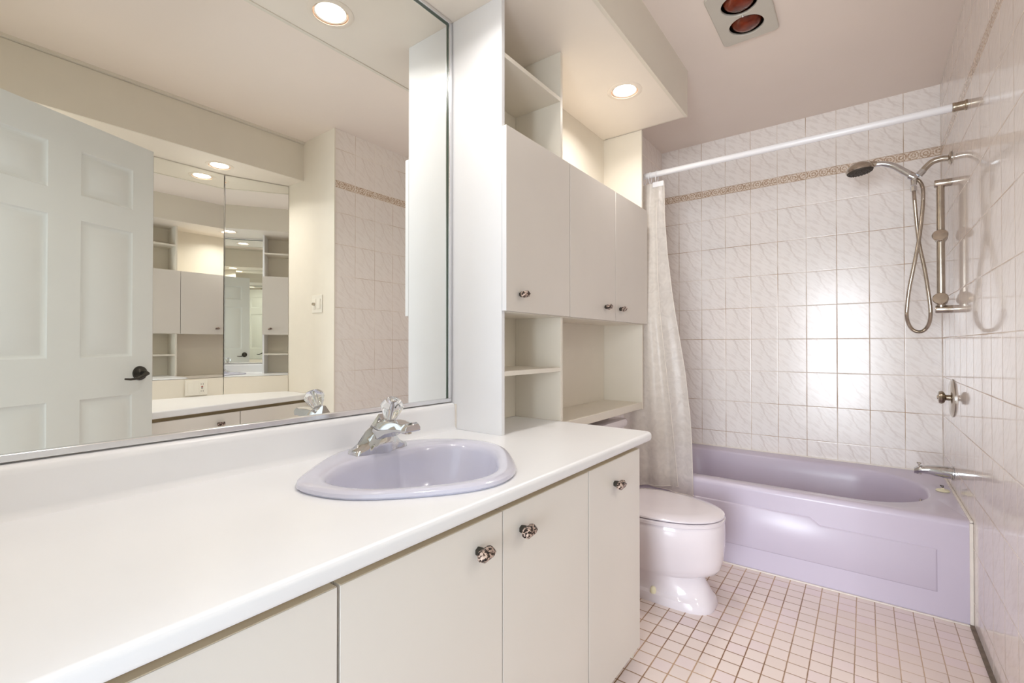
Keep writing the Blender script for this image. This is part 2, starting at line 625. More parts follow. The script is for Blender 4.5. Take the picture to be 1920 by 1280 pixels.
# soffits: a board with round cut-outs for the lamps, a fascia on the room side
L1 = [(0.312, -1.333), (0.298, -2.414), (0.298, -3.25)]
L2 = [(2.035, -2.10), (2.035, -2.90)]
RH = 0.060
s1 = slab_with_holes('soffit_vanity', M['soffit'], [(-0.006, YB), (0.455, YB), (0.455, -0.935), (-0.006, -0.935)],
                     [ellipse(x, y, RH, RH, 40) for x, y in L1], SF + 0.008, 0.016)
struct(s1, 'dropped white soffit board over the long vanity and the shelf tower')
b = MB()
b.box(0.455, 0.470, YB, -0.925, SF - 0.003, H)
b.box(-0.006, 0.455, -0.935, -0.925, SF, H)
struct(b.build('soffit_fascia', M['fascia']))
s2 = slab_with_holes('soffit_alcove', M['soffit'], [(1.875, YB), (XM + 0.03, YB), (XM + 0.03, YJ), (1.875, YJ)],
                     [ellipse(x, y, RH, RH, 40) for x, y in L2], SF2 + 0.008, 0.016)
struct(s2)
b = MB()
b.box(1.866, 1.878, YB, YJ, SF2 - 0.003, H - 0.016)
b.box(1.850, 1.880, YB, YJ, H - 0.014, H)
struct(b.build('soffit_alcove_fascia', M['fascia']))

# thin dark joint along the right wall and bright sealant before the bath
struct(MB().box(XR - 0.013, XR, YJ, -0.845, 0.0, 0.006).build('baseboard_right', M['gap']))
struct(MB().box(0.018, XR, -0.862, -0.852, 0.0, 0.005).build('trim_2', M['caulk'], None, 0.002))

# ------------------------------------------------------------------ recessed lamps


def make_downlight(x, y, z, lens, power, colr, label, group, tilt=(0, 0)):
    t = thing('recessed_downlight', label, 'ceiling light', (x, y, z), group)
    T = Matrix.Translation(Vector((x, y, z)))
    # flat trim ring just under the board
    MB().lathe([(RH - 0.001, 0.0), (RH - 0.001, -0.004), (RH + 0.006, -0.005), (RH + 0.016, -0.002), (RH + 0.017, 0.0)], T, 48, cap0=False, cap1=False).build('trim_ring', M['trimring'], t)
    MB().lathe([(RH - 0.001, -0.003), (RH - 0.002, 0.010), (RH - 0.004, 0.050), (RH - 0.006, 0.052)], T, 48, cap0=False, cap1=False).build('baffle', M['baffle'], t)
    MB().lathe([(RH - 0.005, -0.001), (RH - 0.010, 0.001), (RH - 0.012, 0.014), (RH - 0.009, 0.014), (RH - 0.005, 0.004)], T, 48, cap0=False, cap1=False).build('gimbal_ring', M['trimring'], t)
    MB().lathe([(RH - 0.013, 0.016), (RH - 0.014, 0.010), (0.024, 0.007), (0.010, 0.006), (0.001, 0.006)], T, 40).build('lens', lens, t)
    MB().lathe([(RH - 0.005, 0.016), (RH - 0.005, 0.055), (0.02, 0.09), (0.001, 0.09)], T, 32, cap0=False).build('can', M['plate'], t)
    d = bpy.data.lights.new('downlight_beam', 'AREA')
    d.shape = 'DISK'
    d.size = 0.062
    d.energy = power
    d.color = colr
    d.spread = math.radians(150)
    o = bpy.data.objects.new('downlight_beam', d)
    COL.objects.link(o)
    o.parent = t
    o.matrix_parent_inverse = t.matrix_basis.inverted()
    o.location = (x, y, z - 0.002)
    return t


WARM = (1.0, 0.95, 0.90)
make_downlight(*L1[0], SF, M['lens'], 2.3, WARM, 'round recessed downlight in the soffit in front of the shelf tower', 'soffit downlights')
make_downlight(*L1[1], SF, M['lens'], 2.0, WARM, 'round recessed downlight over the sink, seen in the big mirror', 'soffit downlights')
make_downlight(*L1[2], SF, M['lens'], 1.4, WARM, 'round recessed downlight over the near end of the counter', 'soffit downlights')
make_downlight(*L2[0], SF2, M['lens2'], 2.6, WARM, 'round recessed downlight in the alcove soffit above the mirrored doors', 'alcove downlights')
make_downlight(*L2[1], SF2, M['lens2'], 2.6, WARM, 'alcove downlight hidden behind the open door, farther from the light switch', 'alcove downlights')

# ------------------------------------------------------------------ infrared heat lamp in the ceiling
hl = thing('heat_lamp', 'ceiling heat lamp with two dark red bulbs in a metal plate', 'heat lamp', (0.777, -1.21, H))
px0, px1, py0, py1 = HL[0] - 0.006, HL[1] + 0.006, HL[2] - 0.006, HL[3] + 0.006
hb = [(0.777, -1.132), (0.777, -1.283)]
slab_with_holes('plate', M['plate'], rrect(px0, px1, py0, py1, 0.022), [ellipse(x, y, 0.066, 0.066, 48) for x, y in hb], H - 0.006, 0.012, 0.004, hl)
b = MB()
b.box(HL[0], HL[1], HL[2], HL[2] + .004, H, H + 0.16)
b.box(HL[0], HL[1], HL[3] - .004, HL[3], H, H + 0.16)
b.box(HL[0], HL[0] + .004, HL[2], HL[3], H, H + 0.16)
b.box(HL[1] - .004, HL[1], HL[2], HL[3], H, H + 0.16)
b.box(HL[0], HL[1], HL[2], HL[3], H + 0.16, H + 0.164)
b.build('housing', M['slot'], hl)
for x, y in hb:
    T = Matrix.Translation(Vector((x, y, H)))
    MB().lathe([(0.001, -0.022), (0.018, -0.0205), (0.036, -0.016), (0.051, -0.007), (0.060, 0.007), (0.062, 0.022), (0.055, 0.05), (0.030, 0.10), (0.018, 0.12), (0.016, 0.15)], T, 40).build('bulb', M['heat'], hl)
MB().lathe([(0.005, -0.014), (0.004, -0.016), (0.001, -0.0165)], Matrix.Translation(Vector((0.777, -1.2075, H))), 16, cap0=False).build('screw', M['chrome'], hl)

# ------------------------------------------------------------------ big mirror
mr = thing('wall_mirror', 'large vanity mirror in a slim aluminium channel over the backsplash', 'mirror', (0.0, -2.75, 0.866))
MY0, MY1, MZ0, MZ1 = YB + 0.005, -2.131, 0.866, 2.214
b = MB()
b.box(-0.006, 0.0, MY0 + 0.008, MY1 - 0.008, MZ0 + 0.008, MZ1 - 0.008)
b.build('glass', M['mirror'], mr)
b = MB()
e = 0.013
b.box(-0.005, 0.009, MY0, MY1, MZ0, MZ0 + e)
b.box(-0.005, 0.009, MY0, MY1, MZ1 - e, MZ1)
b.box(-0.005, 0.009, MY0, MY0 + e, MZ0 + e, MZ1 - e)
b.box(-0.005, 0.009, MY1 - e, MY1, MZ0 + e, MZ1 - e)
b.build('frame', M['alu'], mr, 0.0015)
b = MB()
b.box(0.0003, 0.0012, MY0 + e, MY1 - e - 0.0045, MZ1 - e - 0.0055, MZ1 - e)
b.box(0.0003, 0.0012, MY1 - e - 0.0045, MY1 - e, MZ0 + e, MZ1 - e)
b.build('desilvered_edge', M['mirror_edge'], mr)

# ------------------------------------------------------------------ countertop
CT = 0.770
SO = (0.25405, -0.00168, 0.00634, -0.01033, -0.00923, 0.00498, 0.00211, 0.01056, 0.00216)
SI = (0.193, 0.01132, -0.00405, -0.02661, 0.00051, 0.01072, -0.00155, 0.00664, 0.00174)


def sink_ring(t, k, z, n=80):
    """outline of the sink: t=0 outer rim, t=1 bowl edge; k scales it about its own centre"""
    cx, cy = 0.30 + 0.02 * t, -2.55 + 0.005 * t
    pts = []
    for i in range(n):
        a = 2 * PI * i / n
        r = []
        for c in (SO, SI):
            r.append(c[0] + sum(c[2 * q - 1] * math.cos(q * a) + c[2 * q] * math.sin(q * a) for q in (1, 2, 3, 4)))
        tip = 0.012 * math.exp(-(((a - 4.50) / 0.22) ** 2))
        rr = ((r[0] + 0.003 + tip) * (1 - t) + (r[1] + 0.5 * tip) * t) * k
        pts.append((cx + rr * math.cos(a), cy + rr * math.sin(a)))
    return pts, [(p[0], p[1], z) for p in pts]

ct = thing('countertop', 'long white laminate countertop with rolled front edge and backsplash', 'countertop', (0.3, -2.5, CT - 0.036))
SCX, SCY = 0.302, -2.556
slab_with_holes('worktop', M['counter'], [(0.0, YB + 0.005)] + [(0.596, YB + 0.005)] + [(0.596 - 0.03 + 0.03 * math.cos(a), -1.747 - 0.03 + 0.03 * math.sin(a)) for a in [k * PI / 2 / 8 for k in range(9)]] + [(0.0, -1.747)],
                [sink_ring(0.5, 1.0, 0)[0]], CT - 0.0145, 0.029, 0.0105, ct, 5)
b = MB()
ys = (YB + 0.005, -2.127)
prof = [(-0.004, CT - 0.01), (0.034, CT - 0.004), (0.030, CT + 0.001), (0.025, CT + 0.006), (0.022, CT + 0.014), (0.021, CT + 0.075), (0.019, CT + 0.084), (0.014, CT + 0.090), (0.007, CT + 0.0925), (-0.004, CT + 0.0925)]
b.rings([[(p[0], y, p[1]) for p in prof] for y in ys], True, True, True)
o = b.build('backsplash', M['counter'], ct)
MB().box(-0.004, 0.028, -2.1265, -2.1255, CT - 0.002, CT + 0.088).build('sealant', M['caulk'], ct)

# ------------------------------------------------------------------ sink
sk = thing('sink', 'oval lavender drop-in sink set in the white counter', 'sink', (SCX, SCY, CT))
b = MB()
n = 72


def oval(cx, cy, a, bb, z, p=2.0, n=72):
    return [(x, y, z) for x, y in ellipse(cx, cy, a, bb, n, p)]


icx, icy = 0.322, -2.549
sec = [sink_ring(t, k, CT + z)[1] for t, k, z in ((0, 0.86, 0.0004), (0, 0.985, 0.0005), (0, 1.0, 0.005), (0, 0.990, 0.011), (0, 0.965, 0.0145), (0, 0.935, 0.0155),
       (1, 1.050, 0.0135), (1, 1.015, 0.0115), (1, 0.985, 0.005), (1, 0.965, -0.006), (1, 0.935, -0.035), (1, 0.86, -0.075), (1, 0.74, -0.108), (1, 0.54, -0.130))]
sec += [oval(icx, icy, 0.05, 0.06, CT - 0.140, 2.0, 80), oval(icx, icy, 0.024, 0.024, CT - 0.143, 2.0, 80)]
b.rings(sec, False, True, True)
b.build('basin', M['lav_sink'], sk)
MB().lathe([(0.024, 0.0), (0.023, 0.003), (0.016, 0.004), (0.015, 0.001), (0.001, 0.001)], Matrix.Translation(Vector((icx, icy, CT - 0.1425))), 28).build('drain', M['chrome'], sk)
MB().lathe([(0.009, 0.0), (0.009, 0.002), (0.006, 0.003), (0.005, 0.0005), (0.001, 0.0005)], Matrix.Translation(Vector((icx - 0.060, icy - 0.190, CT - 0.028))) @ Matrix.Rotation(math.radians(-78), 4, 'X'), 20).build('overflow_hole', M['chrome'], sk)

# ------------------------------------------------------------------ faucet
FY = -2.532
ZF = CT + 0.0150
fc = thing('faucet', 'chrome single-handle faucet with clear acrylic knob at the back of the sink', 'faucet', (0.13, FY, ZF))
b = MB()
# bell-shaped body: wide feet rising to the middle
bell = []
for dy, zt, x0, x1 in ((-0.082, 0.007, 0.112, 0.146), (-0.078, 0.012, 0.106, 0.152), (-0.064, 0.016, 0.103, 0.157), (-0.052, 0.024, 0.102, 0.158), (-0.042, 0.038, 0.104, 0.158), (-0.030, 0.058, 0.108, 0.160), (-0.016, 0.070, 0.112, 0.166),
                       (0.0, 0.073, 0.112, 0.168), (0.016, 0.070, 0.112, 0.166), (0.030, 0.058, 0.108, 0.160), (0.042, 0.038, 0.104, 0.158), (0.052, 0.024, 0.102, 0.158), (0.064, 0.016, 0.103, 0.157), (0.078, 0.012, 0.106, 0.152), (0.082, 0.007, 0.112, 0.146)):
    y = FY + dy
    xm = (x0 + x1) / 2
    bell.append([(x0, y, ZF - 0.003), (x1, y, ZF - 0.003), (x1, y, ZF + zt * 0.55), (x1 - 0.006, y, ZF + zt * 0.9), (xm, y, ZF + zt), (x0 + 0.006, y, ZF + zt * 0.9), (x0, y, ZF + zt * 0.5)])
b.rings(bell, True, True, True)
o = b.build('body', M['chrome'], fc)
b = MB()
sp = []
for x, zb, zt, hw, tw_ in ((0.112, 0.030, 0.058, 0.024, 0.018), (0.140, 0.035, 0.072, 0.031, 0.020), (0.165, 0.036, 0.081, 0.033, 0.022), (0.195, 0.052, 0.084, 0.032, 0.022), (0.225, 0.060, 0.083, 0.028, 0.021), (0.248, 0.062, 0.081, 0.026, 0.019), (0.258, 0.060, 0.084, 0.027, 0.020), (0.268, 0.064, 0.080, 0.024, 0.018)):
    sp.append([(x, FY - hw, ZF + zb), (x, FY + hw, ZF + zb), (x, FY + hw, ZF + (zb + zt) / 2), (x, FY + tw_, ZF + zt), (x, FY - tw_, ZF + zt), (x, FY - hw, ZF + (zb + zt) / 2)])
b.rings(sp, True, True, False)
b.build('spout', M['chrome'], fc, 0.0015, 2)
MB().lathe([(0.0105, 0.0), (0.0105, 0.010), (0.009, 0.012), (0.007, 0.006), (0.001, 0.006)], Matrix.Translation(Vector((0.246, FY, ZF + 0.056))), 24).build('aerator', M['nickel'], fc)
AX = Matrix.Translation(Vector((0.166, FY + 0.004, ZF + 0.072))) @ Matrix.Rotation(math.radians(24), 4, 'Y') @ Matrix.Rotation(math.radians(6), 4, 'X')
b = MB()
b.lathe([(0.021, -0.006), (0.020, 0.006), (0.015, 0.012), (0.011, 0.017), (0.010, 0.022)], AX, 28)
b.rings([[(0.118, FY - 0.020, ZF + 0.062), (0.150, FY - 0.026, ZF + 0.068), (0.150, FY + 0.026, ZF + 0.068), (0.118, FY + 0.020, ZF + 0.062)],
         [(0.134, FY - 0.004, ZF + 0.096), (0.139, FY - 0.005, ZF + 0.097), (0.139, FY + 0.005, ZF + 0.097), (0.134, FY + 0.004, ZF + 0.096)]], True, True, False)
b.build('bonnet', M['chrome'], fc)
hd = MB()
hd.lathe([(0.0135, 0.014), (0.017, 0.020), (0.0225, 0.034), (0.0285, 0.048), (0.0300, 0.054), (0.0285, 0.060), (0.0215, 0.071), (0.0115, 0.0725), (0.009, 0.068), (0.001, 0.068)], AX, 20, smooth=False, rad=lambda i: 1.0 if i % 2 else 0.93)
kn = hd.build('handle_knob', M['acrylic'], fc)
MB().lathe([(0.0085, 0.0688), (0.0085, 0.0715), (0.006, 0.0735), (0.001, 0.074)], AX, 20).build('cap', M['chrome'], kn)
MB().lathe([(0.0045, 0.016), (0.0045, 0.066)], AX, 12).build('stem', M['chrome'], kn)

# ------------------------------------------------------------------ cabinet knobs


def cab_knob(parent, x, y, z, ang, s=1.0):
    """hexagonal dark shank with a small mottled copper bar, standing out from a door facing +x"""
    T = Matrix.Translation(Vector((x, y, z))) @ Matrix.Rotation(PI / 2, 4, 'Y')
    shank = MB()
    shank.lathe([(0.0085 * s, 0.0), (0.0095 * s, 0.003), (0.0105 * s, 0.012 * s), (0.0100 * s, 0.020 * s)], T, 6, smooth=False)
    k = shank.build('knob', M['bronze'], parent)
    R = Matrix.Translation(Vector((x + 0.020 * s, y, z))) @ Matrix.Rotation(math.radians(ang), 4, 'X')
    f = MB()
    L, W = 0.0225 * s, 0.0118 * s
    out = [(-L, -W * 0.45), (-L * 0.55, -W), (L * 0.62, -W), (L * 1.02, -W * 0.05), (L * 0.60, W), (-L * 0.72, W), (-L * 1.02, W * 0.35)]
    f.rings([[R @ Vector((-0.004 * s, p[0] * 0.86, p[1] * 0.86)) for p in out], [R @ Vector((0.003 * s, p[0], p[1])) for p in out],
             [R @ Vector((0.008 * s, p[0] * 0.97, p[1] * 0.95)) for p in out], [R @ Vector((0.014 * s, p[0] * 0.70, p[1] * 0.42)) for p in out]], True, True, False)
    f.build('knob_face', M['speckle'], k)
    return k


# ------------------------------------------------------------------ vanity base cabinets
DT, DB = 0.713, 0.046


def base_cabinet(y0, y1, doors, label, end=False, knobs=()):
    t = thing('base_cabinet', label, 'cabinet', (0.28, (y0 + y1) / 2, 0.0), 'vanity base cabinets')
    b = MB()
    p = 0.016
    b.box(0.0, 0.538, y0 + 0.001, y0 + p, 0.09, CT - 0.030)
    b.box(0.0, 0.538, y1 - p, y1 - 0.001, 0.09 if not end else 0.0, CT - 0.030)
    b.box(0.0, 0.538, y0 + p, y1 - p, 0.09, 0.106)
    b.box(0.0, 0.008, y0 + p, y1 - p, 0.106, CT - 0.030)
    b.build('carcass', M['cab_in'], t)
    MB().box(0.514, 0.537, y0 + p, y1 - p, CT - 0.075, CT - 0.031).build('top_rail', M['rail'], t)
    MB().box(0.470, 0.486, y0 + 0.001, y1 - 0.001, 0.0, 0.09).build('toe_kick', M['cab_in'], t)
    for i, (a, c) in enumerate(doors):
        d = MB()
        d.box(0.541, 0.559, a + 0.002, c - 0.002, DB, DT)
        d.box(0.5405, 0.5575, a + 0.0025, c - 0.0025, DB + 0.0005, DT + 0.0012, 1)
        dd = d.build('door', [M['cab'], M['cab_edge']], t)
        if knobs[i]:
            cab_knob(dd, 0.559, *knobs[i])
    return t


base_cabinet(-2.152, -1.783, [(-2.152, -1.783)], 'narrow white base cabinet with one knobbed door, next to the toilet', True, [(-1.985, 0.641, 7)])
base_cabinet(-2.925, -2.154, [(-2.539, -2.154), (-2.925, -2.539)], 'two-door white base cabinet under the sink', False, [(-2.472, 0.655, 7), (-2.619, 0.657, 7)])
base_cabinet(YB + 0.005, -2.927, [(YB + 0.005, -2.927)], 'white base cabinet at the near end, its door without a visible knob', False, [None])

# ------------------------------------------------------------------ shelf tower
tw = thing('shelf_tower', 'tall white shelf unit with open niches and three doors, from counter to soffit', 'shelving', (0.11, -1.5, CT))
FX = 0.229
ZT = SF
Y0, Y1, YD = -2.125, -0.905, -1.745
ZB = 0.7275
p = 0.016
ZU, ZL = 1.755, 1.190      # solid shelves behind the top and the bottom of the doors


def pan(nm, x0, x1, y0, y1, z0, z1, m='cab_in'):
    o = MB().box(x0, x1, y0, y1, z0, z1).build(nm, M[m], tw, 0.0008, 1)
    return o


sp_ = pan('side_panel', -0.004, FX, Y0, Y0 + p, CT, ZT, 'counter')
pan('side_panel', -0.004, FX, Y1 - p, Y1, ZB - 0.004, ZT)
pan('divider', 0.008, FX - 0.001, YD - p / 2, YD + p / 2, CT, ZT)
pan('back_panel', -0.004, 0.008, Y0 + p, YD - p / 2, CT, ZT)
pan('back_panel', -0.004, 0.008, YD - p / 2, Y1 - p, ZB, ZT)
pan('shelf', 0.008, FX - 0.001, Y0 + p, YD - p / 2, 2.018, 2.034)
pan('shelf', 0.008, FX - 0.001, Y0 + p, YD - p / 2, ZU, ZU + p)
pan('shelf', 0.008, FX - 0.001, YD + p / 2, Y1 - p, ZU, ZU + p)
pan('shelf', 0.008, FX - 0.001, Y0 + p, YD - p / 2, ZL - p, ZL)
pan('shelf', 0.008, FX - 0.001, YD + p / 2, Y1 - p, ZL - p, ZL)
pan('shelf', 0.008, FX - 0.001, Y0 + p, YD - p / 2, 0.963, 0.979)
pan('bottom_shelf', 0.008, FX - 0.001, YD + p / 2, Y1 - p, ZB, ZB + 0.034)
Z0, Z1 = 1.177, 1.783
for (a, c, ky) in ((Y0 + 0.001, -1.7165, -2.048), (-1.7125, -1.2935, -1.402), (-1.2895, Y1 + 0.012, -1.245)):
    d = MB().box(FX + 0.001, FX + 0.019, a, c, Z0, Z1).build('door', M['cab_door'], tw, 0.0008, 1)
    cab_knob(d, FX + 0.019, ky, 1.236, 12, 0.95)
MB().box(FX + 0.0012, FX + 0.0188, Y0 + 0.0002, Y0 + 0.0009, Z0 + 0.001, Z1 - 0.001).build('edge_band', M['counter'], tw)

# ------------------------------------------------------------------ toilet
TY = -1.310
tl = thing('toilet', 'pale lilac toilet with closed lid between the vanity and the bathtub', 'toilet', (0.42, TY, 0))


def egg(z, xb, xf, hw, xc=None, n=56, pf=2.0, pb=2.6):
    xc = xb + (xf - xb) * 0.45 if xc is None else xc
    r = []
    for i in range(n):
        t = 2 * PI * i / n
        c, s_ = math.cos(t), math.sin(t)
        a = (xf - xc) if c >= 0 else (xc - xb)
        p_ = pf if c >= 0 else pb
        r.append((xc + a * math.copysign(abs(c) ** (2 / p_), c), TY + hw * math.copysign(abs(s_) ** (2 / p_), s_), z))
    return r


b = MB()
b.rings([egg(0.000, 0.10, 0.688, 0.106, 0.50, pf=3.2, pb=6), egg(0.010, 0.10, 0.690, 0.108, 0.50, pf=3.2, pb=6), egg(0.034, 0.10, 0.682, 0.104, 0.50, pf=3.0, pb=6), egg(0.044, 0.10, 0.675, 0.092, 0.50, pf=2.8, pb=5),
         egg(0.070, 0.10, 0.664, 0.089, 0.49, pf=2.3, pb=4), egg(0.100, 0.10, 0.650, 0.100, 0.46, pf=1.8, pb=4), egg(0.118, 0.10, 0.645, 0.109, 0.44, pf=1.7, pb=4), egg(0.128, 0.09, 0.662, 0.116, 0.44, pf=1.8, pb=4),
         egg(0.142, 0.08, 0.692, 0.124, 0.44, pf=1.9, pb=4), egg(0.165, 0.06, 0.708, 0.128, 0.45, pf=2.05, pb=4), egg(0.200, 0.05, 0.716, 0.145, 0.44, pf=2.1, pb=4), egg(0.235, 0.04, 0.720, 0.158, 0.43, pf=2.15, pb=4), egg(0.262, 0.04, 0.722, 0.170, 0.43, pf=2.2, pb=4),
         egg(0.300, 0.04, 0.722, 0.178, 0.43, pf=2.2, pb=4), egg(0.338, 0.04, 0.720, 0.181, 0.43, pf=2.2, pb=4), egg(0.348, 0.05, 0.714, 0.177, 0.43, pf=2.2, pb=4)])
b.build('bowl', M['lav_toilet'], tl)
b = MB()
b.rings([egg(0.349, 0.27, 0.716, 0.181, 0.44, pf=2.1, pb=2.6), egg(0.351, 0.265, 0.722, 0.186, 0.44, pf=2.1, pb=2.6), egg(0.362, 0.265, 0.723, 0.187, 0.44, pf=2.1, pb=2.6), egg(0.366, 0.27, 0.718, 0.182, 0.44, pf=2.1, pb=2.6)])
b.build('seat', M['lav_toilet'], tl)
b = MB()
b.rings([egg(0.3685, 0.26, 0.712, 0.177, 0.44, pf=2.1, pb=2.6), egg(0.371, 0.255, 0.720, 0.185, 0.44, pf=2.1, pb=2.6), egg(0.377, 0.255, 0.720, 0.185, 0.44, pf=2.1, pb=2.6), egg(0.384, 0.262, 0.708, 0.174, 0.44, pf=2.1, pb=2.6), egg(0.388, 0.29, 0.66, 0.140, 0.44), egg(0.390, 0.38, 0.54, 0.060, 0.44)])
b.build('lid', M['lav_toilet'], tl)
for s_ in (-1, 1):
    MB().tube([(0.245, TY + s_ * 0.075 - 0.014, 0.368), (0.245, TY + s_ * 0.075 + 0.014, 0.368)], 0.010, 16).build('hinge', M['lav_toilet'], tl)


def rbox(x0, x1, y0, y1, z, r):
    return [(q[0], q[1], z) for q in rrect(x0, x1, y0, y1, r, 6)]


b = MB()
b.rings([rbox(0.030, 0.180, TY - 0.215, TY + 0.215, 0.340, 0.03), rbox(0.026, 0.192, TY - 0.228, TY + 0.228, 0.40, 0.03), rbox(0.022, 0.204, TY - 0.240, TY + 0.240, 0.655, 0.03)])
b.build('tank', M['lav_toilet'], tl)
b = MB()
b.rings([rbox(0.016, 0.212, TY - 0.248, TY + 0.248, 0.656, 0.035), rbox(0.014, 0.217, TY - 0.252, TY + 0.252, 0.664, 0.036), rbox(0.014, 0.217, TY - 0.252, TY + 0.252, 0.684, 0.036), rbox(0.020, 0.210, TY - 0.246, TY + 0.246, 0.694, 0.035), rbox(0.035, 0.195, TY - 0.23, TY + 0.23, 0.697, 0.03)])
b.build('tank_lid', M['lav_toilet'], tl)
b = MB()
b.tube([(0.200, TY - 0.18, 0.61), (0.214, TY - 0.18, 0.61)], 0.011, 16)
b.tube([(0.216, TY - 0.18, 0.61), (0.222, TY - 0.15, 0.607), (0.224, TY - 0.115, 0.602)], [0.006, 0.006, 0.005], 12)
b.build('flush_lever', M['chrome'], tl)
for s_ in (-1, 1):
    MB().lathe([(0.013, 0.0), (0.013, 0.006), (0.011, 0.020), (0.006, 0.025), (0.001, 0.026)], Matrix.Translation(Vector((0.465, TY + s_ * 0.0945, 0.035))), 20).build('bolt_cap', M['yellowed'], tl)

# ------------------------------------------------------------------ bathtub
tb = thing('bathtub', 'lavender bathtub with a raised panel on its apron, against the tiled wall', 'bathtub', (0.76, -0.42, 0))
TX0, TX1, TYF, TYB, TZ = 0.019, 1.4985, -0.850, -0.0015, 0.392


def tubring(x0, x1, y0, y1, z, r, n=12, rr=None):
    rr = rr or r
    pts = []
    for cx, cy, a0, q in ((x1 - rr, y1 - rr, 0, rr), (x0 + r, y1 - r, 90, r), (x0 + r, y0 + r, 180, r), (x1 - rr, y0 + rr, 270, rr)):
        for k in range(n + 1):
            a = math.radians(a0 + 90 * k / n)
            pts.append((cx + q * math.cos(a), cy + q * math.sin(a), z))
    return pts


b = MB()
b.rings([tubring(TX0, TX1, TYF, TYB, 0.001, 0.004), tubring(TX0, TX1, TYF, TYB, TZ - 0.023, 0.004), tubring(TX0, TX1, TYF, TYB, TZ - 0.020, 0.004), tubring(TX0 + .0005, TX1 - .0005, TYF + 0.003, TYB - .0005, TZ - 0.010, 0.005),
         tubring(TX0 + .001, TX1 - .001, TYF + 0.010, TYB - .001, TZ - 0.003, 0.006), tubring(TX0 + .002, TX1 - .002, TYF + 0.020, TYB - .002, TZ, 0.008),
         tubring(0.120, 1.412, -0.770, -0.100, TZ - 0.002, 0.20, rr=0.30), tubring(0.127, 1.405, -0.763, -0.107, TZ - 0.006, 0.20, rr=0.295), tubring(0.133, 1.399, -0.757, -0.113, TZ - 0.016, 0.20, rr=0.29), tubring(0.150, 1.388, -0.748, -0.122, TZ - 0.08, 0.19, rr=0.275),
         tubring(0.200, 1.350, -0.722, -0.150, 0.16, 0.17, rr=0.22), tubring(0.240, 1.315, -0.700, -0.172, 0.095, 0.15, rr=0.19), tubring(0.300, 1.270, -0.655, -0.215, 0.066, 0.12, rr=0.14), tubring(0.40, 1.18, -0.56, -0.31, 0.060, 0.08, rr=0.08)], True, True, True)
b.build('shell', M['lav_tub'], tb)
# raised apron panel with a step in its upper edge
b = MB()
o_ = [(0.10, 0.098), (1.398, 0.098), (1.398, 0.268), (1.012, 0.272), (0.975, 0.300), (0.10, 0.300)]


def inset(pts, d):
    r = []
    n = len(pts)
    for i in range(n):
        a, c, e_ = Vector(pts[i - 1]), Vector(pts[i]), Vector(pts[(i + 1) % n])
        n1 = Vector((-(c - a).y, (c - a).x)).normalized()
        n2 = Vector((-(e_ - c).y, (e_ - c).x)).normalized()
        k = (n1 + n2).normalized()
        r.append(tuple(c + k * d / max(0.4, k.dot(n1))))
    return r


b.rings([[(q[0], TYF + 0.002, q[1]) for q in o_], [(q[0], TYF - 0.003, q[1]) for q in inset(o_, 0.003)], [(q[0], TYF - 0.0065, q[1]) for q in inset(o_, 0.008)]], False, True, False)
b.build('apron_panel', M['lav_tub'], tb)
MB().lathe([(0.032, 0.0), (0.031, 0.004), (0.026, 0.007), (0.001, 0.007)], Matrix.Translation(Vector((1.389, -0.36, 0.300))) @ Matrix.Rotation(-PI / 2 - 0.18, 4, 'Y'), 28).build('overflow_plate', M['nickel'], tb)
# sealant at the walls
b = MB()
b.box(TX0, TX1, TYB - 0.006, TYB + 0.001, TZ - 0.004, TZ + 0.006)
b.box(TX1 - 0.008, TX1 + 0.001, TYF + 0.004, TYB, TZ - 0.004, TZ + 0.006)
b.box(TX1 - 0.010, TX1 + 0.001, TYF - 0.004, TYF + 0.003, 0.0, TZ - 0.004)
b.build('sealant', M['caulk'], tb, 0.002)

# plug on the bath rim
pl = thing('bath_plug', 'cream rubber plug with a bit of black chain on the tub corner', 'plug', (1.462, -0.40, TZ))
MB().lathe([(0.024, 0.0), (0.026, 0.003), (0.021, 0.008), (0.008, 0.010), (0.006, 0.014), (0.001, 0.015)], Matrix.Translation(Vector((1.458, -0.40, TZ))), 28).build('stopper', M['yellowed'], pl)
MB().tube([(1.458, -0.40, TZ + 0.014), (1.462, -0.385, TZ + 0.022), (1.452, -0.372, TZ + 0.020), (1.460, -0.35, TZ + 0.008), (1.468, -0.33, TZ + 0.004)], 0.0016, 8).build('chain', M['slot'], pl)

# ------------------------------------------------------------------ spout, valve, shower, slide bar on the right wall
YF = -0.36
sp2 = thing('tub_spout', 'chrome tub spout with diverter knob low on the right tiled wall', 'spout', (XR, YF, 0.47))
b = MB()
secs = []
for x, zc, hz, hy in ((1.4985, 0.472, 0.033, 0.031), (1.493, 0.472, 0.033, 0.031), (1.492, 0.473, 0.029, 0.027), (1.45, 0.4745, 0.027, 0.026), (1.41, 0.4765, 0.0215, 0.024), (1.385, 0.4735, 0.0185, 0.022), (1.370, 0.469, 0.0175, 0.019), (1.360, 0.463, 0.013, 0.014)):
    secs.append([(x, YF + hy * math.cos(2 * PI * k / 24), zc + hz * math.sin(2 * PI * k / 24)) for k in range(24)])
b.rings(secs)
b.tube([(1.376, YF, 0.470), (1.3745, YF, 0.452)], [0.015, 0.014], 20)
b.build('body', M['chrome'], sp2)
MB().lathe([(0.004, 0.0), (0.004, 0.010), (0.009, 0.013), (0.009, 0.016), (0.003, 0.018), (0.001, 0.018)], Matrix.Translation(Vector((1.379, YF, 0.488))), 18).build('diverter', M['nickel'], sp2)

